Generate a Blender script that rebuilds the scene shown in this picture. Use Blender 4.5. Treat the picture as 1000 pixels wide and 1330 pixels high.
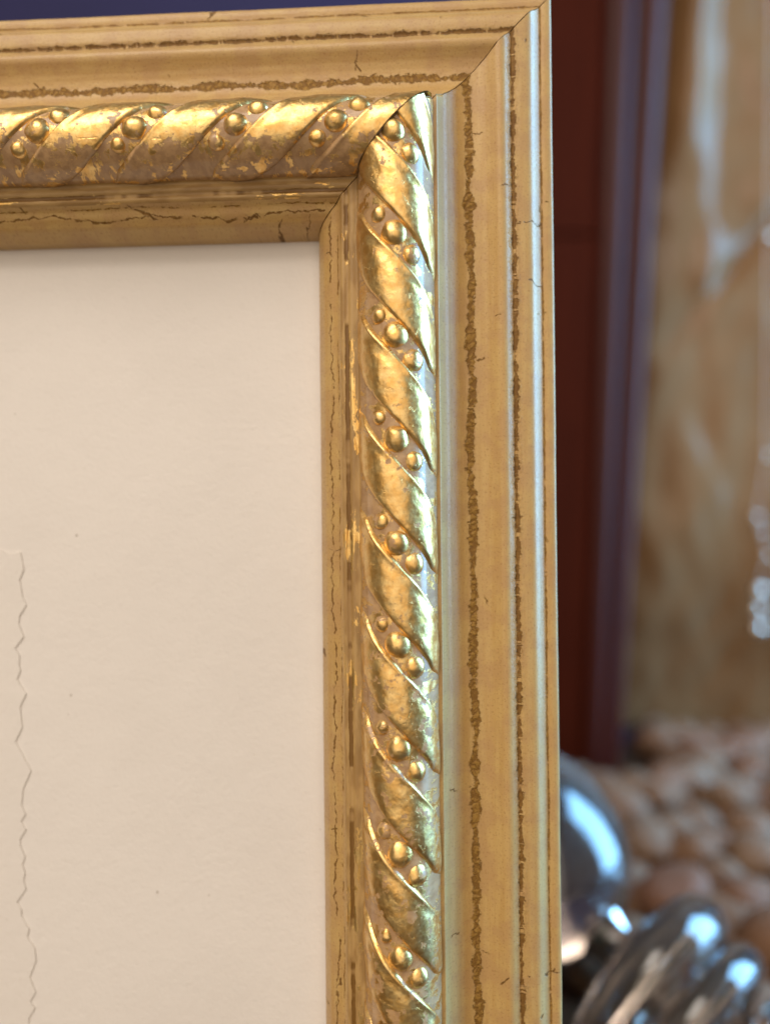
import bpy, bmesh, math, random
from mathutils import Vector, Matrix, noise

for o in list(bpy.data.objects):
    bpy.data.objects.remove(o)
sc = bpy.context.scene
C = sc.collection
MM = 0.001
R = math.radians

# ------------------------------------------------------------------ camera
CAM = Vector((-24.83, -147.8, -99.3)) * MM
RIGHT = Vector((0.99852693, 0.05333605, -0.00996212))
DOWN = Vector((-0.01028322, 0.00574941, -0.9999306))
FWD = Vector((-0.05327507, 0.99856007, 0.00628941))
FPX = 1005.0                       # focal length in pixels of the 1000 px wide photograph
cd = bpy.data.cameras.new("camera")
cam = bpy.data.objects.new("camera", cd)
C.objects.link(cam)
up, back = -DOWN, -FWD
cam.matrix_world = Matrix(((RIGHT.x, up.x, back.x, CAM.x), (RIGHT.y, up.y, back.y, CAM.y),
                           (RIGHT.z, up.z, back.z, CAM.z), (0, 0, 0, 1)))
cd.sensor_fit = 'VERTICAL'
cd.sensor_height = 36.0
cd.sensor_width = 27.0
cd.lens = FPX / 1330.0 * 36.0
cd.clip_start = 0.005
cd.clip_end = 20
cd.dof.use_dof = True
cd.dof.focus_distance = 0.1395
cd.dof.aperture_fstop = cd.lens / 5.4      # a 5.4 mm wide phone aperture
cd.dof.aperture_blades = 0
sc.camera = cam

# ------------------------------------------------------------------ light
w = bpy.data.worlds.new("World")
sc.world = w
w.use_nodes = True
bg = w.node_tree.nodes["Background"]
bg.inputs[0].default_value = (1.0, 0.86, 0.72, 1)
bg.inputs[1].default_value = 0.13


def area(name, loc, target, sx, sy, power, col):
    ld = bpy.data.lights.new(name, 'AREA')
    ld.shape = 'RECTANGLE'
    ld.size, ld.size_y, ld.energy, ld.color = sx, sy, power, col
    lo = bpy.data.objects.new(name, ld)
    C.objects.link(lo)
    lo.location = loc
    lo.rotation_euler = (Vector(target) - Vector(loc)).to_track_quat('-Z', 'Y').to_euler()
    return lo


area("ceiling_lamp", (-0.40, -0.85, 0.95), (-0.05, 0, -0.1), 0.95, 0.75, 12.6, (1.0, 0.89, 0.78))
area("lit_room", (-0.25, -1.75, 0.30), (-0.05, 0, -0.1), 2.6, 2.3, 23.0, (1.0, 0.825, 0.64))
area("window_light", (1.0, 0.15, 0.20), (0.02, 0.02, -0.12), 0.60, 1.10, 36.0, (0.24, 0.57, 1.0))

sc.view_settings.view_transform = 'Standard'
sc.view_settings.look = 'None'
sc.view_settings.exposure = 0
sc.view_settings.gamma = 1
sc.render.engine = 'CYCLES'
sc.cycles.use_denoising = True
sc.cycles.sample_clamp_indirect = 6
sc.cycles.max_bounces = 5
sc.cycles.diffuse_bounces = 3
sc.cycles.caustics_reflective = False
sc.cycles.caustics_refractive = False
sc.cycles.adaptive_threshold = 0.02


# ------------------------------------------------------------------ helpers
def at(px, py, y):
    """Point on the vertical plane at depth y that the photograph shows at (px, py)."""
    d = FWD + RIGHT * ((px - 500) / FPX) + DOWN * ((py - 665) / FPX)
    return CAM + d * ((y - CAM.y) / d.y)


def mesh_obj(name, verts, faces, mats, parent=None, smooth=True, sharp=None, uvs=None, mi=None):
    me = bpy.data.meshes.new(name)
    me.from_pydata(verts, [], faces)
    for m in (mats if isinstance(mats, (list, tuple)) else [mats]):
        me.materials.append(m)
    if uvs is not None:
        ul = me.uv_layers.new(name="uv")
        idx = [0] * len(me.loops)
        me.loops.foreach_get("vertex_index", idx)
        flat = [0.0] * (2 * len(idx))
        for i, v in enumerate(idx):
            flat[2 * i], flat[2 * i + 1] = uvs[v]
        ul.data.foreach_set("uv", flat)
    if mi is not None:
        me.polygons.foreach_set("material_index", mi)
    me.polygons.foreach_set("use_smooth", [smooth] * len(me.polygons))
    if sharp:
        me.set_sharp_from_angle(angle=R(sharp))
    me.update()
    o = bpy.data.objects.new(name, me)
    C.objects.link(o)
    if parent:
        o.parent = parent
    return o


def bm_obj(name, bm, mats, parent=None, smooth=True, sharp=None):
    bmesh.ops.recalc_face_normals(bm, faces=bm.faces)
    me = bpy.data.meshes.new(name)
    bm.to_mesh(me)
    bm.free()
    for m in (mats if isinstance(mats, (list, tuple)) else [mats]):
        me.materials.append(m)
    me.polygons.foreach_set("use_smooth", [smooth] * len(me.polygons))
    if sharp:
        me.set_sharp_from_angle(angle=R(sharp))
    o = bpy.data.objects.new(name, me)
    C.objects.link(o)
    if parent:
        o.parent = parent
    return o


def empty(name, loc=(0, 0, 0)):
    o = bpy.data.objects.new(name, None)
    o.empty_display_size = 0.01
    C.objects.link(o)
    o.location = loc
    return o


def tag(o, label=None, cat=None, group=None, kind=None):
    if label: o["label"] = label
    if cat: o["category"] = cat
    if group: o["group"] = group
    if kind: o["kind"] = kind
    return o


def sstep(a, b, x):
    t = max(0.0, min(1.0, (x - a) / (b - a)))
    return t * t * (3 - 2 * t)


class NT:
    """Small wrapper for building node materials."""
    def __init__(self, name):
        self.m = bpy.data.materials.new(name)
        self.m.use_nodes = True
        self.t = self.m.node_tree
        self.b = self.t.nodes["Principled BSDF"]

    def n(self, kind, **kw):
        nd = self.t.nodes.new(kind)
        for k, v in kw.items():
            setattr(nd, k, v)
        return nd

    def lk(self, a, b):
        self.t.links.new(a, b)

    def put(self, sock, v):
        if isinstance(v, bpy.types.NodeSocket):
            self.lk(v, sock)
        else:
            sock.default_value = v

    def math(self, op, a, b=0.0, c=0.0):
        nd = self.n('ShaderNodeMath', operation=op)
        self.put(nd.inputs[0], a); self.put(nd.inputs[1], b); self.put(nd.inputs[2], c)
        return nd.outputs[0]

    def step(self, x, a, b, lo=0.0, hi=1.0):
        nd = self.n('ShaderNodeMapRange', interpolation_type='SMOOTHSTEP')
        self.put(nd.inputs['Value'], x)
        self.put(nd.inputs['From Min'], a); self.put(nd.inputs['From Max'], b)
        self.put(nd.inputs['To Min'], lo); self.put(nd.inputs['To Max'], hi)
        return nd.outputs['Result']

    def uv(self):
        s = self.n('ShaderNodeSeparateXYZ')
        self.lk(self.n('ShaderNodeUVMap', uv_map="uv").outputs[0], s.inputs[0])
        return s.outputs[0], s.outputs[1]

    def vec(self, x, y, z=0.0):
        c = self.n('ShaderNodeCombineXYZ')
        self.put(c.inputs[0], x); self.put(c.inputs[1], y); self.put(c.inputs[2], z)
        return c.outputs[0]

    def noise(self, vec, scale, detail=2.0, rough=0.5, dist=0.0, dim='2D'):
        nd = self.n('ShaderNodeTexNoise', noise_dimensions=dim)
        self.put(nd.inputs['Vector' if dim != '1D' else 'W'], vec)
        nd.inputs['Scale'].default_value = scale
        nd.inputs['Detail'].default_value = detail
        nd.inputs['Roughness'].default_value = rough
        nd.inputs['Distortion'].default_value = dist
        return nd.outputs['Fac']

    def vor(self, vec, scale, feature='DISTANCE_TO_EDGE', rnd=1.0):
        nd = self.n('ShaderNodeTexVoronoi', feature=feature)
        self.put(nd.inputs['Vector'], vec)
        nd.inputs['Scale'].default_value = scale
        nd.inputs['Randomness'].default_value = rnd
        return nd.outputs['Distance']

    def mix(self, f, a, b):
        nd = self.n('ShaderNodeMix', data_type='RGBA')
        self.put(nd.inputs[0], f)
        self.put(nd.inputs[6], a if isinstance(a, bpy.types.NodeSocket) else (*a, 1))
        self.put(nd.inputs[7], b if isinstance(b, bpy.types.NodeSocket) else (*b, 1))
        return nd.outputs[2]

    def bump(self, h, strength, dist):
        nd = self.n('ShaderNodeBump')
        self.lk(h, nd.inputs['Height'])
        nd.inputs['Strength'].default_value = strength
        nd.inputs['Distance'].default_value = dist
        self.lk(nd.outputs[0], self.b.inputs['Normal'])

    def set(self, **kw):
        for k, v in kw.items():
            k = k.replace('_', ' ')
            if isinstance(v, tuple): v = (*v, 1)
            self.put(self.b.inputs[k], v)
        return self


# ------------------------------------------------------------------ materials
def crack_line(t, L, v, v0, amp, halfw, rag, seed, hole=None):
    """Mask of one wandering split in the paint that follows the length of the rail."""
    Ls = t.math('ADD', L, seed * 13.7)
    a = t.math('MULTIPLY', t.math('SUBTRACT', t.noise(Ls, 0.055, 1, dim='1D'), 0.5), amp * 2.2)
    b = t.math('MULTIPLY', t.math('SUBTRACT', t.noise(Ls, 0.42, 2, 0.6, dim='1D'), 0.5), amp * 1.1)
    d = t.math('SUBTRACT', t.math('SUBTRACT', t.math('SUBTRACT', v, v0), a), b)
    d = t.math('ABSOLUTE', d)
    q = t.vec(Ls, v)
    rg = t.math('MULTIPLY', t.math('SUBTRACT', t.noise(q, 0.62, 5, 0.78), 0.5), rag)
    wd = t.math('MULTIPLY', t.math('SUBTRACT', t.noise(t.math('ADD', Ls, 77.0), 0.16, 2, 0.6, dim='1D'), 0.5), halfw * 2.2)
    d = t.math('ADD', t.math('ADD', d, rg), wd)
    m = t.step(d, halfw * 1.06, halfw * 0.84)
    ring = t.math('SUBTRACT', t.step(d, halfw * 2.3 + 0.25, halfw * 1.1), m)
    if hole is not None:
        pres = t.step(t.noise(t.math('ADD', Ls, 311.0), hole[0], 3, 0.7, dim='1D'), hole[1], hole[1] + 0.05)
        m = t.math('MULTIPLY', m, pres)
    return m, ring


def make_paint():
    t = NT("ochre_craquelure_paint")
    L, v = t.uv()
    p = t.vec(L, v)
    m1, r1 = crack_line(t, L, v, 2.35, 0.14, 0.16, 0.6, 3.0, (0.25, 0.33))
    m2, r2 = crack_line(t, L, v, 7.85, 0.18, 0.36, 2.1, 21.0, (0.45, 0.36))
    m3, r3 = crack_line(t, L, v, 16.15, 0.55, 0.70, 2.3, 45.0, (0.22, 0.24))
    m4, r4 = crack_line(t, L, v, 42.2, 1.1, 0.10, 0.9, 70.0, (0.12, 0.36))
    m5, r5 = crack_line(t, L, v, 40.75, 0.35, 0.07, 0.6, 90.0, (0.10, 0.46))
    # short hairlines that branch from the splits
    wob = t.math('MULTIPLY', t.math('SUBTRACT', t.noise(p, 0.5, 3, 0.7), 0.5), 2.4)
    e = t.vor(t.vec(t.math('ADD', L, wob), t.math('MULTIPLY', t.math('ADD', v, wob), 0.55)), 0.115)
    hair = t.math('MULTIPLY', t.step(e, 0.013, 0.006), t.step(t.math('ADD', t.noise(t.vec(t.math('ADD', L, 37.0), v), 0.17, 2), t.math('MULTIPLY', t.step(v, 39.9, 40.6), 0.065)), 0.66, 0.69))
    cr = m1
    for k in (m2, m3, m4, m5, hair):
        cr = t.math('MAXIMUM', cr, k)
    # paint tone: streaks drawn along the moulding and blotches
    streak = t.noise(t.vec(t.math('MULTIPLY', L, 0.05), v), 1.1, 4, 0.6)
    blot = t.noise(p, 0.16, 4, 0.6)
    spk = t.noise(p, 2.6, 2, 0.6)
    base = t.mix(t.step(streak, 0.3, 0.72), (0.515, 0.32, 0.110), (0.565, 0.375, 0.142))
    base = t.mix(t.math('MULTIPLY', t.step(blot, 0.40, 0.66), 0.8), base, (0.475, 0.285, 0.115))
    base = t.mix(t.math('MULTIPLY', t.step(spk, 0.58, 0.74), 0.6), base, (0.33, 0.17, 0.05))
    cell = t.vor(t.vec(t.math('ADD', L, wob), t.math('MULTIPLY', t.math('ADD', v, wob), 0.7)), 0.85)
    under = t.mix(t.math('MULTIPLY', t.step(cell, 0.02, 0.16), t.step(t.noise(p, 1.5, 3, 0.7), 0.25, 0.6)), (0.20, 0.095, 0.011), (0.36, 0.20, 0.038))
    dark = t.math('MAXIMUM', m2, t.math('MAXIMUM', hair, m4))
    under = t.mix(t.math('MULTIPLY', dark, 0.55), under, (0.14, 0.06, 0.008))
    col = t.mix(cr, base, under)
    t.set(Base_Color=col, Roughness=t.math('ADD', t.step(spk, 0.3, 0.8, 0.36, 0.50), t.math('MULTIPLY', cr, 0.3)),
          Specular_IOR_Level=0.5)
    ring = t.math('ADD', t.math('MULTIPLY', r2, 0.8), t.math('ADD', t.math('MULTIPLY', r1, 0.25), t.math('MULTIPLY', r3, 0.22)))
    ring = t.math('MULTIPLY', ring, t.noise(p, 1.0, 3, 0.7))
    h = t.math('SUBTRACT', t.math('MULTIPLY', ring, 0.9), cr)
    h = t.math('ADD', h, t.math('MULTIPLY', t.math('MULTIPLY', t.step(cell, 0.0, 0.3), m3), 0.8))
    h = t.math('ADD', h, t.math('MULTIPLY', streak, 0.12))
    h = t.math('ADD', h, t.math('MULTIPLY', t.noise(p, 1.6, 4, 0.65), 0.22))
    t.bump(h, 0.9, 0.00022)
    return t.m


def gold_nodes(t, L, v, cover, wear_col):
    p = t.vec(L, v)
    n1 = t.noise(p, 0.30, 5, 0.68)
    n2 = t.noise(p, 1.7, 3, 0.7)
    g = t.math('ADD', n1, t.math('MULTIPLY', t.math('SUBTRACT', n2, 0.5), 0.16))
    g = t.math('ADD', g, cover)
    gold = t.step(g, 0.47, 0.505)
    tone = t.mix(t.step(t.noise(p, 0.5, 3, 0.6), 0.3, 0.7), (0.76, 0.455, 0.130), (0.86, 0.61, 0.245))
    tone = t.mix(t.math('MULTIPLY', t.step(t.noise(p, 3.5, 2), 0.60, 0.72), 0.45), tone, (0.55, 0.29, 0.08))
    col = t.mix(gold, wear_col, tone)
    t.set(Base_Color=col, Metallic=t.math('MULTIPLY', gold, 0.96),
          Roughness=t.math('ADD', t.step(n2, 0.25, 0.8, 0.32, 0.47), t.math('MULTIPLY', t.math('SUBTRACT', 1.0, gold), 0.15)))
    t.set(Coat_Weight=0.6, Coat_Roughness=0.18, Coat_IOR=1.5)
    h = t.math('ADD', t.math('MULTIPLY', gold, 0.35), t.math('MULTIPLY', t.noise(p, 0.55, 3, 0.5), 1.5))
    # fine breaks in the leaf
    e = t.vor(t.vec(t.math('ADD', L, t.math('MULTIPLY', n2, 1.5)), v), 0.22)
    br = t.math('MULTIPLY', t.step(e, 0.022, 0.008), t.step(n1, 0.57, 0.60))
    h = t.math('SUBTRACT', h, t.math('MULTIPLY', br, 0.8))
    return h


def make_gold(name, cover, rub=0.0):
    t = NT(name)
    L, v = t.uv()
    if rub:                                    # gilding rubbed away towards the inner side of the rope
        cover = t.math('SUBTRACT', cover, t.step(v, 59.2, 55.8, 0.0, rub))
    wear = t.mix(t.step(t.noise(t.vec(L, v), 0.8, 3), 0.4, 0.66), (0.50, 0.305, 0.14), (0.40, 0.235, 0.105))
    h = gold_nodes(t, L, v, cover, wear)
    t.bump(h, 0.42, 0.00022)
    return t.m


def make_bole():
    t = NT("rose_tan_bole")
    L, v = t.uv()
    p = t.vec(L, v)
    wear = t.mix(t.step(t.noise(p, 0.5, 4, 0.6), 0.35, 0.66), (0.52, 0.325, 0.155), (0.40, 0.23, 0.105))
    h = gold_nodes(t, L, v, -0.055, wear)
    t.bump(h, 0.6, 0.00018)
    return t.m


def make_fillet(name, cover):
    t = NT(name)
    L, v = t.uv()
    L = t.math('MULTIPLY', L, 0.3)
    p = t.vec(L, v)
    wear = t.mix(t.step(t.noise(p, 0.4, 3), 0.4, 0.6), (0.48, 0.30, 0.11), (0.36, 0.21, 0.07))
    h = gold_nodes(t, L, v, cover, wear)
    # brown toning rubbed along one line of the fillet
    src = t.b.inputs['Base Color'].links[0].from_socket
    d = t.math('ABSOLUTE', t.math('SUBTRACT', v, 39.0))
    d = t.math('ADD', d, t.math('MULTIPLY', t.math('SUBTRACT', t.noise(p, 1.2, 4, 0.7), 0.5), 0.5))
    ln = t.math('MULTIPLY', t.step(d, 0.42, 0.28), t.step(t.noise(t.vec(L, 5.0), 0.25, 3, 0.7), 0.42, 0.50))
    t.set(Coat_Weight=0.1, Roughness=0.46)
    t.set(Base_Color=t.mix(ln, src, (0.19, 0.09, 0.012)),
          Metallic=t.math('MULTIPLY', t.b.inputs['Metallic'].links[0].from_socket, t.math('SUBTRACT', 1.0, ln)))
    t.bump(t.math('SUBTRACT', h, ln), 0.35, 0.0002)
    return t.m


def make_paper(name, a, b, specks=True):
    t = NT(name)
    co = t.n('ShaderNodeTexCoord').outputs['Object']
    n = t.noise(co, 26, 4, 0.6, dim='3D')
    col = t.mix(t.step(n, 0.35, 0.7), a, b)
    f = t.noise(co, 900, 4, 0.7, dim='3D')
    if specks:
        s = t.math('MULTIPLY', t.step(t.vor(co, 260, 'F1'), 0.10, 0.05), t.step(t.noise(co, 70, 2, dim='3D'), 0.61, 0.65))
        col = t.mix(t.math('MULTIPLY', s, 0.55), col, (0.30, 0.24, 0.18))
    col = t.mix(t.math('MULTIPLY', t.step(f, 0.58, 0.78), 0.22), col, (0.62, 0.56, 0.50))
    t.set(Base_Color=col, Roughness=0.85, Specular_IOR_Level=0.25)
    t.bump(t.math('ADD', f, t.math('MULTIPLY', t.noise(co, 220, 3, 0.6, dim='3D'), 1.5)), 0.5, 0.0002)
    return t.m


def make_wood(name, a, b, rough, scale, spec=0.3):
    t = NT(name)
    co = t.n('ShaderNodeTexCoord').outputs['Object']
    mp = t.n('ShaderNodeMapping')
    t.lk(co, mp.inputs[0])
    mp.inputs['Scale'].default_value = scale
    n = t.noise(mp.outputs[0], 1.0, 5, 0.65, 0.6, dim='3D')
    t.set(Base_Color=t.mix(t.step(n, 0.3, 0.72), a, b), Roughness=rough, Specular_IOR_Level=spec)
    t.bump(n, 0.12, 0.001)
    return t.m


def make_drape():
    t = NT("tan_satin")
    co = t.n('ShaderNodeTexCoord').outputs['Object']
    n = t.noise(co, 17, 4, 0.6, 0.5, dim='3D')
    col = t.mix(t.step(n, 0.2, 0.8), (0.235, 0.125, 0.054), (0.285, 0.160, 0.074))
    t.set(Base_Color=col, Roughness=0.27, Specular_IOR_Level=0.22)
    t.bump(t.noise(co, 60, 3, 0.6, dim='3D'), 0.05, 0.003)
    return t.m


def make_stone():
    t = NT("tumbled_stone")
    co = t.n('ShaderNodeTexCoord').outputs['Object']
    rnd = t.n('ShaderNodeObjectInfo').outputs['Random']
    a = t.mix(t.step(rnd, 0.0, 0.55), (0.29, 0.135, 0.075), (0.29, 0.160, 0.088))
    a = t.mix(t.step(rnd, 0.6, 0.95), a, (0.31, 0.195, 0.12))
    n = t.noise(co, 90, 5, 0.65, 0.4, dim='3D')
    t.set(Base_Color=t.mix(t.math('MULTIPLY', t.step(n, 0.42, 0.7), 0.6), a, (0.20, 0.105, 0.068)),
          Roughness=0.6, Specular_IOR_Level=0.3)
    t.bump(n, 0.3, 0.001)
    return t.m


PAINT = make_paint()
GOLD = make_gold("burnished_gold_leaf", 0.15)
GOLD_RUB = make_gold("half_rubbed_gold_leaf", 0.12, 0.19)
GOLD_WORN = make_gold("rubbed_gold_leaf", 0.075)
BOLE = make_bole()
FILLET = make_fillet("streaked_gilt_fillet", -0.11)
FILLET_WORN = make_fillet("worn_brown_fillet", -0.13)
BOARD = make_paper("aged_white_board", (0.82, 0.785, 0.75), (0.79, 0.755, 0.72))
SHEET = make_paper("aged_white_sheet", (0.81, 0.772, 0.733), (0.785, 0.748, 0.708), False)
MAHOG = make_wood("waxed_mahogany", (0.044, 0.0068, 0.0025), (0.064, 0.0095, 0.0032), 0.45, (160, 160, 9), 0.04)
REED = make_wood("polished_mahogany", (0.044, 0.0070, 0.0035), (0.064, 0.0105, 0.0050), 0.46, (160, 160, 9), 0.25)
TABLE = make_wood("dark_table_wood", (0.045, 0.022, 0.012), (0.08, 0.04, 0.02), 0.3, (60, 8, 60))
DRAPE = make_drape()
STONE = make_stone()
t = NT("navy_wall_paint")
co = t.n('ShaderNodeTexCoord').outputs['Object']
t.set(Base_Color=t.mix(t.noise(co, 9, 3, dim='3D'), (0.016, 0.013, 0.062), (0.024, 0.019, 0.082)), Roughness=0.7)
NAVY = t.m
t = NT("smoky_glass")
co = t.n('ShaderNodeTexCoord').outputs['Object']
t.set(Base_Color=t.mix(t.noise(co, 30, 2, dim='3D'), (0.74, 0.60, 0.50), (0.58, 0.50, 0.46)), IOR=1.5, Transmission_Weight=0.96,
      Roughness=0.08, Coat_Weight=1.0, Coat_Roughness=0.10, Coat_IOR=1.55)
t.bump(t.noise(co, 70, 2, dim='3D'), 0.12, 0.002)
GLAZE = t.m
t = NT("polished_silver")
co = t.n('ShaderNodeTexCoord').outputs['Object']
t.set(Base_Color=t.mix(t.noise(co, 200, 2, dim='3D'), (0.92, 0.84, 0.72), (0.86, 0.78, 0.66)), Metallic=1.0, Roughness=0.3)
SILVER = t.m

# ------------------------------------------------------------------ setting: table, wall
TZ = -0.285
def slab(name, x0, x1, y0, y1, z0, z1, mat, bev=0.0, parent=None):
    bm = bmesh.new()
    bmesh.ops.create_cube(bm, size=1)
    for v in bm.verts:
        v.co = Vector((x0 + (v.co.x + .5) * (x1 - x0), y0 + (v.co.y + .5) * (y1 - y0), z0 + (v.co.z + .5) * (z1 - z0)))
    if bev:
        bmesh.ops.bevel(bm, geom=list(bm.edges), offset=bev, segments=3, affect='EDGES', profile=0.5)
    return bm_obj(name, bm, mat, parent, smooth=bool(bev), sharp=35 if bev else None)

tag(slab("table_top", -0.55, 0.75, -0.12, 0.62, TZ - 0.03, TZ, TABLE, 0.003), kind="structure")
tag(slab("wall", -1.6, 1.8, 0.80, 0.82, -0.9, 1.4, NAVY), kind="structure")

# ------------------------------------------------------------------ picture frame
W, H = 205.0, 284.8                # outer size in mm
UC, HC, RB = 29.9, 8.0, 5.95       # rope centre and the radius of its ground
KH, PER = 6.5, 17.95               # helix advance per radian, pitch of the ornament

outer = [(0.0, -13.0), (0.0, -1.3), (0.25, -0.75), (0.9, -0.5), (1.8, -0.45), (2.25, -0.62), (2.6, -0.5),
         (3.1, 0.0), (3.8, 0.85), (4.4, 1.45), (5.0, 1.72), (6.2, 1.85), (7.3, 1.86), (7.65, 1.62), (8.0, 1.45), (8.3, 1.75),
         (8.8, 2.2), (9.5, 2.75), (10.2, 2.92), (10.9, 2.75), (11.8, 2.2), (12.9, 1.6), (14.2, 1.2), (15.6, 1.05),
         (17.0, 1.2), (18.1, 1.65), (19.1, 2.3), (19.9, 3.1), (20.5, 3.9), (20.75, 4.05), (21.2, 4.7), (21.7, 5.6), (22.0, 6.3),
         (22.15, 6.75), (22.4, 6.8), (22.6, 6.6), (22.9, 6.5)]
rope = []
for k in range(41):
    th = R(104 - 208 * k / 40)
    rope.append((UC - (RB + 0.9 * sstep(R(70), R(100), abs(th))) * math.sin(th), HC + RB * math.cos(th)))
rope = [q for q in rope if q[1] > 6.6]
inner = [(36.75, 6.6), (37.1, 6.55), (38.0, 6.75), (38.45, 6.6), (38.7, 6.3), (39.2, 6.3), (39.5, 6.55), (39.95, 6.4), (40.35, 5.7),
         (40.8, 5.05), (41.3, 4.75), (42.0, 4.45), (42.6, 4.0), (43.0, 3.55), (43.4, 3.3), (43.9, 2.5), (44.45, 1.3), (44.85, 0.2),
         (45.0, -0.5), (45.0, -3.6), (45.0, -13.0), (0.0, -13.0)]


def resample(pts, step):
    out = []
    for a, b in zip(pts, pts[1:]):
        n = max(1, int(round(math.hypot(b[0] - a[0], b[1] - a[1]) / step)))
        if n > 18: n = 6
        for i in range(n):
            f = i / n
            out.append((a[0] + (b[0] - a[0]) * f, a[1] + (b[1] - a[1]) * f))
    out.append(pts[-1])
    return out


def relax(pts, times):
    for _ in range(times):
        q = [pts[0]]
        for a, b, c in zip(pts, pts[1:], pts[2:]):
            q.append(((a[0] + 2 * b[0] + c[0]) / 4, (a[1] + 2 * b[1] + c[1]) / 4))
        pts = q + [pts[-1]]
    return pts


def profile(step):
    return relax(resample(outer + rope + inner[:-1], step), 2) + [(0.0, -13.0)]


# each rail is the same stick laid clockwise round the opening
def place(side):
    if side == 'right':
        return lambda L, u, h: Vector((-u, -h, -L)) * MM
    if side == 'top':
        return lambda L, u, h: Vector((L, -h, -u)) * MM
    if side == 'left':
        return lambda L, u, h: Vector((-W + u, -h, -H + L)) * MM
    return lambda L, u, h: Vector((-W + (W - L), -h, -H + u)) * MM


SPAN = {'right': (0, H), 'top': (-W, 0), 'left': (0, H), 'bottom': (0, W)}
GAP = 0.11


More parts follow.
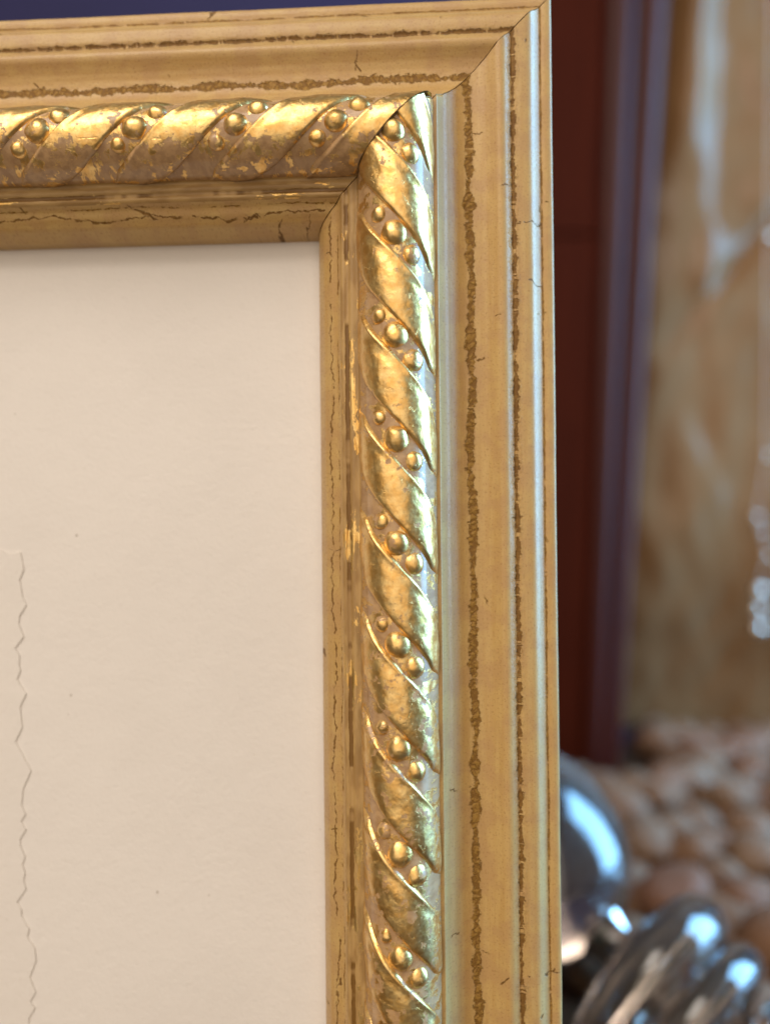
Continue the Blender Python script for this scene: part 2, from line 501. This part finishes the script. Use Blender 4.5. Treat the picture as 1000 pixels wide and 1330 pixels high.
def make_rail(root, side, pstep, lstep, phase):
    f = place(side)
    a, b = SPAN[side]
    pr = profile(pstep)
    n = int((b - a) / lstep)
    verts, uvs, faces, mi = [], [], [], []
    sd = {'right': 1.7, 'top': 9.2, 'left': 31.0, 'bottom': 57.0}[side]
    for i in range(n + 1):
        for u, h in pr:
            jag = 0.10 * noise.noise(Vector((u * 1.3, sd, 0.0))) + 0.05 * noise.noise(Vector((u * 5, sd, 2.0)))
            l0, l1 = a + u + GAP + jag, b - u - GAP - jag
            L = l0 + (l1 - l0) * i / n
            du = 0.07 * noise.noise(Vector((L * 0.035, u * 0.15, sd))) + 0.025 * noise.noise(Vector((L * 0.3, u * 0.4, sd)))
            dh = 0.05 * noise.noise(Vector((L * 0.06, u * 0.2, sd + 5))) + 0.02 * noise.noise(Vector((L * 0.5, u * 0.9, sd + 9)))
            if h < -3: du = dh = 0
            verts.append(f(L, u + du, h + dh))
            uvs.append((L + sd * 40, u))
    m = len(pr)
    for i in range(n):
        for j in range(m - 1):
            q = i * m + j
            faces.append((q, q + 1, q + m + 1, q + m))
            u = 0.5 * (pr[j][0] + pr[j + 1][0]); h = 0.5 * (pr[j][1] + pr[j + 1][1])
            mi.append(1 if 22.9 < u < 36.7 and h > 5 else 2 if 36.7 <= u < 40.25 and h > 5 else 0)
    for e in (0, n):                                   # mitre faces
        faces.append(tuple(range(e * m, e * m + m - 1)) if e == 0 else tuple(reversed(range(e * m, e * m + m - 1))))
        mi.append(0)
    rail = mesh_obj("frame_rail", verts, faces, [PAINT, BOLE, FILLET_WORN if side == 'top' else FILLET], root, True, 55, uvs, mi)
    bm = bmesh.new(); bm.from_mesh(rail.data)
    bmesh.ops.recalc_face_normals(bm, faces=bm.faces)
    bm.to_mesh(rail.data); bm.free()

    def put_piece(name, pts, fcs, mat, uv, Lc, smooth=True):
        if Lc < a + 55 or Lc > b - 55:                 # cut pieces at the mitres
            bm = bmesh.new()
            ul = bm.loops.layers.uv.new("uv")
            vs = [bm.verts.new(p) for p in pts]
            for fc in fcs:
                try:
                    face = bm.faces.new([vs[k] for k in fc])
                except ValueError:
                    continue
                for lp, k in zip(face.loops, fc):
                    lp[ul].uv = uv[k]
            for end, sg in ((a, 1), (b, -1)):
                c0 = f(end + sg * GAP, 0, 0)
                dm = f(end + sg * (GAP + 10), 10, 0) - c0   # direction of the mitre in the frame's plane
                nn = Vector((dm.z, 0, -dm.x)).normalized()
                mid = f((a + b) / 2, 20, 0) - c0
                if nn.dot(mid) < 0: nn = -nn
                bmesh.ops.bisect_plane(bm, geom=list(bm.verts) + list(bm.edges) + list(bm.faces), dist=1e-7,
                                       plane_co=c0, plane_no=-nn, clear_outer=True)
            if len(bm.faces) < 6:
                bm.free(); return
            bmesh.ops.recalc_face_normals(bm, faces=bm.faces)
            me = bpy.data.meshes.new(name); bm.to_mesh(me); bm.free()
            me.materials.append(mat)
            me.polygons.foreach_set("use_smooth", [True] * len(me.polygons))
            o = bpy.data.objects.new(name, me); C.objects.link(o); o.parent = rail
        else:
            o = mesh_obj(name, pts, fcs, mat, rail, True, None, uv)
        return o

    k0 = int((a - phase) / PER) - 2
    k1 = int((b - phase) / PER) + 2
    for k in range(k0, k1):
        Lb = phase + k * PER                            # middle bead
        rr = random.Random(int(sd * 10) * 1000 + k)
        # ---- gilded leaf between this channel and the next
        Lc = Lb + PER / 2
        if a - 12 < Lc < b + 12:
            na, nt = 30, 46
            pts, uv, fcs = [], [], []
            hw = 5.85 + rr.uniform(-0.15, 0.15)
            for j in range(nt + 1):
                th = R(-103 + 206 * j / nt)
                ad = abs(th)
                wf = 1 - 0.22 * sstep(R(66), R(103), ad)
                for i in range(na + 1):
                    s = -1 + 2 * i / na
                    s = math.copysign(1 - (1 - abs(s)) ** 1.9, s)
                    prof = (1 - abs(s) ** 9) ** 0.7
                    lip = 0.20 * math.exp(-((s + 0.86) / 0.07) ** 2) + 0.08 * math.exp(-((s - 0.88) / 0.06) ** 2)
                    hollow = -0.12 * math.exp(-((s + 0.62) / 0.16) ** 2) + 0.14 * (1 - s * s)
                    r = RB - 0.35 + (1.02 * prof + (lip + hollow) * prof) * (1 - 0.30 * sstep(R(72), R(103), ad))
                    L = Lc + KH * th + s * hw * wf 
                    q = Vector((L * 0.22, th * 1.6, sd))
                    r += 0.16 * noise.noise(q) + 0.07 * noise.noise(q * 3.3) + 0.03 * noise.noise(q * 9)
                    pts.append(f(L, UC - r * math.sin(th) * (1 + 0.12 * sstep(R(70), R(103), ad)), HC + r * math.cos(th)))
                    uv.append((L + sd * 40, 60 + th * 6.5))
            mm = na + 1
            for j in range(nt):
                for i in range(na):
                    q = j * mm + i
                    fcs.append((q, q + 1, q + mm + 1, q + mm))
            put_piece("gilded_leaf", pts, fcs, GOLD_RUB if side == 'top' else GOLD if Lc < 118 else GOLD_WORN, uv, Lc)
        # ---- three beads across the channel
        for deg, rad in ((-30, 1.6), (0, 2.5), (31, 2.1)):
            th = R(deg + rr.uniform(-1.5, 1.5))
            L = Lb + KH * th * 1.08 + rr.uniform(-0.2, 0.2)
            if not (a + 18 < L < b - 18): continue
            rad *= rr.uniform(0.86, 1.08)
            r0 = RB + (1.12 if deg == 0 else 0.92 if deg > 0 else 0.72) - 0.92 * rad
            nr, ns = 14, 22
            pts, uv, fcs = [], [], []
            for j in range(nr + 1):
                ph = math.pi * j / nr
                for i in range(ns):
                    az = 2 * math.pi * i / ns
                    x, y, z = math.sin(ph) * math.cos(az), math.sin(ph) * math.sin(az), math.cos(ph)
                    dd = rad * (1 + 0.09 * noise.noise(Vector((x * 1.3, y * 1.3, z * 1.3 + k * 3.1 + deg))))
                    lr, lt, ll = z * dd * 0.92, x * dd * 0.97, y * dd * 1.07
                    rr_ = r0 + lr
                    pts.append(f(L + ll, UC - rr_ * math.sin(th) - lt * math.cos(th), HC + rr_ * math.cos(th) - lt * math.sin(th)))
                    uv.append((L + ll + sd * 40 + 13, 80 + lt + deg * 0.2 + lr))
            for j in range(nr):
                for i in range(ns):
                    q, q2 = j * ns + i, j * ns + (i + 1) % ns
                    fcs.append((q, q2, q2 + ns, q + ns))
            put_piece("bead", pts, fcs, GOLD if rr.random() < 0.6 else GOLD_WORN, uv, L)
    return rail


frame = empty("picture_frame", (-W / 2 * MM, 0, TZ))
tag(frame, "ochre picture frame with gilded rope moulding and beads, its corner filling the view", "picture frame")
inv = Vector((W / 2 * MM, 0, -TZ))
rails = [make_rail(frame, 'right', 0.24, 0.55, 103.8), make_rail(frame, 'top', 0.24, 0.55, -57.6),
         make_rail(frame, 'left', 0.45, 1.5, 100.0), make_rail(frame, 'bottom', 0.45, 1.5, 104.0)]
for r_ in rails:
    r_.location = inv

# ------------------------------------------------------------------ board and torn sheet inside the frame
BY = 3.2 * MM
tag(slab("backing_board", -(W - 40) * MM, -40 * MM, BY, BY + 0.0025, -(H - 40) * MM, -40 * MM, BOARD),
    "blank aged white board filling the frame opening", "board")
edge = [(0, 713.3), (5, 716), (10.8, 719.3), (18, 718.6), (26.4, 717), (28.4, 726), (30.8, 739.3), (25.2, 753), (27, 762), (28.8, 774), (34, 786),
        (25.2, 799.4), (24, 810), (30.8, 827), (19.2, 842), (24.8, 851), (24.8, 864), (26.4, 871.5), (21.6, 882.3), (33.7, 901.5),
        (26, 918), (27.6, 935), (28.8, 944.8), (19.7, 963.6), (39.7, 1000), (39.7, 1002.5), (29.8, 1024.8), (27.8, 1046), (33, 1058),
        (26.8, 1067.5), (33.5, 1078), (25.6, 1090.6), (26.3, 1099), (32.3, 1113), (29, 1124), (32.3, 1134), (30.3, 1144), (33.5, 1155),
        (21.8, 1172.5), (27.8, 1182), (27.8, 1191), (37.7, 1207), (35.2, 1218), (44.7, 1231), (46.7, 1248), (38.5, 1270), (46, 1289),
        (39.2, 1301.5), (45.2, 1310), (37.7, 1322.6), (37.2, 1330), (44, 1345), (36, 1362), (42, 1380), (38, 1400), (45, 1420), (40, 1440)]
ep = [at(x, y, BY - 0.0004) for x, y in edge]
ep = [Vector((p.x, p.z)) for p in ep]
ep = [Vector((-(W - 42) * MM, ep[0].y + 0.0006)), Vector((ep[0].x - 0.02, ep[0].y - 0.0004)), Vector((ep[0].x - 0.008, ep[0].y + 0.0003))] + ep
low = -(H - 42) * MM
ep = [p for p in ep if p.y > low + 0.002] + [Vector((ep[-1].x, low)), Vector((-(W - 42) * MM, low))]
bm = bmesh.new()
fr = [bm.verts.new((p.x, BY - 0.00026, p.y)) for p in ep]
bk = [bm.verts.new((p.x, BY - 0.00001, p.y)) for p in ep]
from mathutils.geometry import tessellate_polygon
for tri in tessellate_polygon([[Vector((p.x * 1000, p.y * 1000, 0)) for p in ep]]):
    bm.faces.new([fr[k] for k in tri])
for i in range(len(ep)):
    j = (i + 1) % len(ep)
    bm.faces.new((fr[i], fr[j], bk[j], bk[i]))
tag(bm_obj("torn_paper_sheet", bm, SHEET, None, False), "torn white paper sheet with ragged right edge stuck on the board", "paper")

# ------------------------------------------------------------------ mahogany post behind the frame
PY = 0.40
p_top, p_bot = at(790, -60, PY), at(759, 1000, PY)
lean = math.atan2(p_top.x - p_bot.x, p_top.z - p_bot.z)
post = empty("wooden_post", (p_bot.x, PY, TZ))
tag(post, "dark red polished wooden post with rounded reeds behind the frame", "post")
PX = 0.000545


def prism(name, poly, z0, z1, mat, parent, sharp=40, taper=False):
    bm = bmesh.new()
    k0, k1 = (0.65 + 0.86 * z0, 0.65 + 0.86 * z1) if taper else (1, 1)
    lo = [bm.verts.new((x * k0, y, z0)) for x, y in poly]
    hi = [bm.verts.new((x * k1, y, z1)) for x, y in poly]
    n = len(poly)
    for i in range(n):
        j = (i + 1) % n
        bm.faces.new((lo[i], lo[j], hi[j], hi[i]))
    bm.faces.new(hi); bm.faces.new(list(reversed(lo)))
    return bm_obj(name, bm, mat, parent, True, sharp)


def half_round(x0, x1, bulge, yb, n=16):
    c, r = (x0 + x1) / 2, (x1 - x0) / 2
    return [(c - r * math.cos(math.pi * i / n), yb - bulge * math.sin(math.pi * i / n)) for i in range(n + 1)]


ZT = 0.75
zj = at(740, 305, PY).z - TZ
for z0, z1 in ((0.0, zj - 0.0012), (zj + 0.0012, ZT)):
    prism("board", [(-0.075, 0.05), (-0.075, 0.0015), (-0.0735, 0.0), (-0.003, 0.0), (-0.0005, 0.0022), (-0.0005, 0.05)], z0, z1, MAHOG, post)
prism("reed", half_round(0.0, 34 * PX, 0.006, 0.003) + [(34 * PX, 0.05), (0, 0.05)], 0, ZT, REED, post, taper=True)
prism("reed", half_round(35 * PX, 68 * PX, 0.007, 0.005) + [(68 * PX, 0.05), (35 * PX, 0.05)], 0, ZT, REED, post, taper=True)
prism("back_edge", [(69 * PX, 0.016), (76 * PX, 0.019), (76 * PX, 0.05), (69 * PX, 0.05)], 0, ZT, MAHOG, post, taper=True)
post.rotation_euler = (0, lean, 0)

# ------------------------------------------------------------------ tan satin drape
DY = 0.47
e0, e1 = at(862, -80, DY), at(796, 960, DY)


def seg(px, pz, a, b):
    d = b - a
    q = Vector((px, pz)) - a
    tt = max(0, min(1, q.dot(d) / d.length_squared))
    return (q - d * tt), tt


def P2(px, py):
    q = at(px, py, DY)
    return Vector((q.x, q.z))


f1a, f1b = P2(912, -140), P2(886, 250)
v1a, v1b = P2(1130, 140), P2(862, 452)
blob = P2(938, 365)
bl2 = P2(925, 640)
nx, nz = 110, 190
verts, faces = [], []
zlo, zhi = TZ + 0.004, 0.42
for j in range(nz + 1):
    z = zlo + (zhi - zlo) * j / nz
    xl = e1.x + (e0.x - e1.x) * (z - e1.z) / (e0.z - e1.z)
    for i in range(nx + 1):
        x = xl + (0.42 - xl) * (i / nx) ** 1.25
        r = 0.0
        q, tt = seg(x, z, f1a, f1b)
        s = q.x
        r += 0.013 * math.exp(-(s / 0.013) ** 2) * (1 - sstep(0.72, 1.0, tt))
        q, tt = seg(x, z, v1a, v1b)
        sd_ = q.x * 0.76 + q.y * 0.65 if q.length > 0 else 0
        r -= 0.010 * math.exp(-(q.length / 0.009) ** 2) * (1 - sstep(0.7, 1.0, tt) * 0.7)
        r += 0.008 * math.exp(-((sd_ - 0.017) / 0.011) ** 2) * (1 - sstep(0.75, 1.0, tt))
        dx, dz = x - blob.x + 0.010, z - blob.y
        r += 0.0095 * math.exp(-(dx / 0.013) ** 2 - (dz / 0.028) ** 2)
        dx, dz = x - bl2.x + 0.010, z - bl2.y
        r += 0.005 * math.exp(-(dx / 0.014) ** 2 - (dz / 0.03) ** 2)
        r += 0.004 * noise.noise(Vector((x * 26, z * 9, 1.0))) + 0.0025 * noise.noise(Vector((x * 60, z * 30, 4.0)))
        ed = x - xl
        r -= 0.010 * math.exp(-ed / 0.006)
        verts.append((x, DY - r - 0.03 * sstep(0.0, 0.25, x - 0.2) + 0.055 * sstep(-0.10, -0.29, z), z))
m = nx + 1
for j in range(nz):
    for i in range(nx):
        q = j * m + i
        faces.append((q, q + 1, q + m + 1, q + m))
drape = mesh_obj("satin_drape", verts, faces, DRAPE)
so = drape.modifiers.new("thickness", 'SOLIDIFY')
so.thickness = 0.0022
so.offset = 1
tag(drape, "glossy tan satin drape with soft diagonal folds hanging beside the wooden post", "drape")

# ------------------------------------------------------------------ string of beads before the drape
SY = 0.42
pts = [(998, 308, .8), (996, 592, .6), (982, 672, .7), (990, 692, .6), (996, 722, .6), (985, 767, 1.2), (983, 791, 1.0), (984, 816, 1.15)]
string = empty("bead_string", at(985, 830, SY))
tag(string, "string of small shiny silver beads hanging before the tan drape at the right edge", "bead string")
base = string.location.copy()
cv = []
for px, py, rs in pts:
    c = at(px, py, SY) - base
    bm = bmesh.new()
    bmesh.ops.create_uvsphere(bm, u_segments=20, v_segments=12, radius=0.0043 * rs)
    bmesh.ops.translate(bm, vec=c, verts=bm.verts)
    bm_obj("round_bead", bm, SILVER, string)
    cv.append(c)
cv = [at(1003, -60, SY) - base] + cv
bm = bmesh.new()
ring = []
for c in cv:
    ring.append([bm.verts.new(c + Vector((math.cos(k * math.pi / 3), math.sin(k * math.pi / 3), 0)) * 0.0004) for k in range(6)])
for a, b in zip(ring, ring[1:]):
    for k in range(6):
        bm.faces.new((a[k], a[(k + 1) % 6], b[(k + 1) % 6], b[k]))
bm_obj("thread", bm, SHEET, string)

# ------------------------------------------------------------------ ornament lying on the stones
A = at(676, 1098, 0.142)
B = at(896, 1326, 0.098)
ax = (B - A)
LEN = ax.length
ax.normalize()
root = empty("glass_ornament", A)
tag(root, "shiny smoky glass ornament with round bulb and ringed foot lying on the stones", "ornament")


def lathe(name, prof, mat, seg_=56, beads=0):
    s = ax.orthogonal().normalized()
    t_ = ax.cross(s)
    bm = bmesh.new()
    rings = []
    for d, r in prof:
        rings.append([bm.verts.new(ax * d + (s * math.cos(2 * math.pi * k / seg_) + t_ * math.sin(2 * math.pi * k / seg_)) * max(r, 1e-5)) for k in range(seg_)])
    for a, b in zip(rings, rings[1:]):
        for k in range(seg_):
            bm.faces.new((a[k], a[(k + 1) % seg_], b[(k + 1) % seg_], b[k]))
    return bm_obj(name, bm, mat, root, True, 60)


RBULB = 0.036
prof = []
for k in range(25):
    a_ = math.pi * k / 24
    d = -RBULB * 1.12 * math.cos(a_)
    r = RBULB * math.sin(a_) ** 0.9
    if d > 0 and r < 0.011: r = 0.011
    prof.append((d, r))
    if d > 0 and r <= 0.011: break
dn = prof[-1][0]
lathe("bulb", prof, GLAZE)
lathe("neck", [(dn - 0.001, 0.010), (dn + 0.004, 0.0085), (dn + 0.010, 0.0085), (dn + 0.014, 0.0105)], GLAZE)


def torus_prof(d, rad, th, n=14):
    return [(d - th * math.cos(math.pi * k / n), rad - th + th * math.sin(math.pi * k / n)) for k in range(n + 1)]


d = dn + 0.019
lathe("ring", torus_prof(d + 0.001, 0.0325, 0.0095), GLAZE)
lathe("ring", torus_prof(d + 0.0165, 0.0300, 0.0068), GLAZE)
lathe("foot", [(d + 0.0195, 0.013), (d + 0.027, 0.0145), (d + 0.031, 0.019), (d + 0.0335, 0.0), ], GLAZE)
s = ax.orthogonal().normalized(); t_ = ax.cross(s)
for k in range(20):
    an = 2 * math.pi * k / 20
    bm = bmesh.new()
    bmesh.ops.create_icosphere(bm, subdivisions=3, radius=0.0042)
    bmesh.ops.translate(bm, vec=ax * (d + 0.0315) + (s * math.cos(an) + t_ * math.sin(an)) * 0.0225, verts=bm.verts)
    bm_obj("foot_bead", bm, GLAZE, root)

# ------------------------------------------------------------------ bed of tumbled stones on the table
rnd = random.Random(11)
stone_meshes = []
for k in range(9):
    bm = bmesh.new()
    bmesh.ops.create_icosphere(bm, subdivisions=3, radius=1)
    off = Vector((k * 7.7, k * 3.1, 0))
    for v in bm.verts:
        c = v.co.copy()
        v.co = c * (1 + 0.22 * noise.noise(c * 0.9 + off) + 0.08 * noise.noise(c * 2.3 + off))
        v.co.z *= 0.72
    me = bpy.data.meshes.new("stone")
    bm.to_mesh(me); bm.free()
    me.materials.append(STONE)
    me.polygons.foreach_set("use_smooth", [True] * len(me.polygons))
    stone_meshes.append(me)
spots = []
for layer, zz, tries in ((0, 0.0, 2200), (1, 0.010, 300)):
    mine = []
    for _ in range(tries):
        x, y = rnd.uniform(0.035, 0.40), rnd.uniform(0.075, 0.53)
        r = rnd.uniform(0.010, 0.0175)
        if (x < 0.15 and y > 0.375) or (x >= 0.15 and y > 0.50) or y < 0.105: continue
        pt = Vector((x, y, TZ + zz + r * 0.6))
        pj = pt - CAM
        ppx, ppy = 500 + FPX * pj.dot(RIGHT) / pj.dot(FWD), 665 + FPX * pj.dot(DOWN) / pj.dot(FWD)
        if not (690 < ppx < 1075 and ppy < 1390): continue      # only where the bed can be seen
        tq = max(0, min(1, (pt - A).dot(ax) / LEN))
        dist = (pt - (A + ax * LEN * tq)).length
        rad = (0.036 if tq < 0.45 else 0.034)
        if dist < rad + r * 0.55: continue
        if layer == 1 and (y < 0.15 or y > 0.36): continue
        if any((Vector((x, y)) - Vector((a_, b_))).length < 0.72 * (r + c_) for a_, b_, c_ in mine): continue
        mine.append((x, y, r))
        o = bpy.data.objects.new("tumbled_stone", rnd.choice(stone_meshes))
        C.objects.link(o)
        o.location = pt
        o.scale = (r * rnd.uniform(0.9, 1.2), r * rnd.uniform(0.9, 1.1), r)
        o.rotation_euler = (rnd.uniform(-.35, .35), rnd.uniform(-.35, .35), rnd.uniform(0, 6.28))
        tag(o, "pinkish tan tumbled stone in the bed beside the smoky glass ornament", "stone", "bed of tumbled stones")
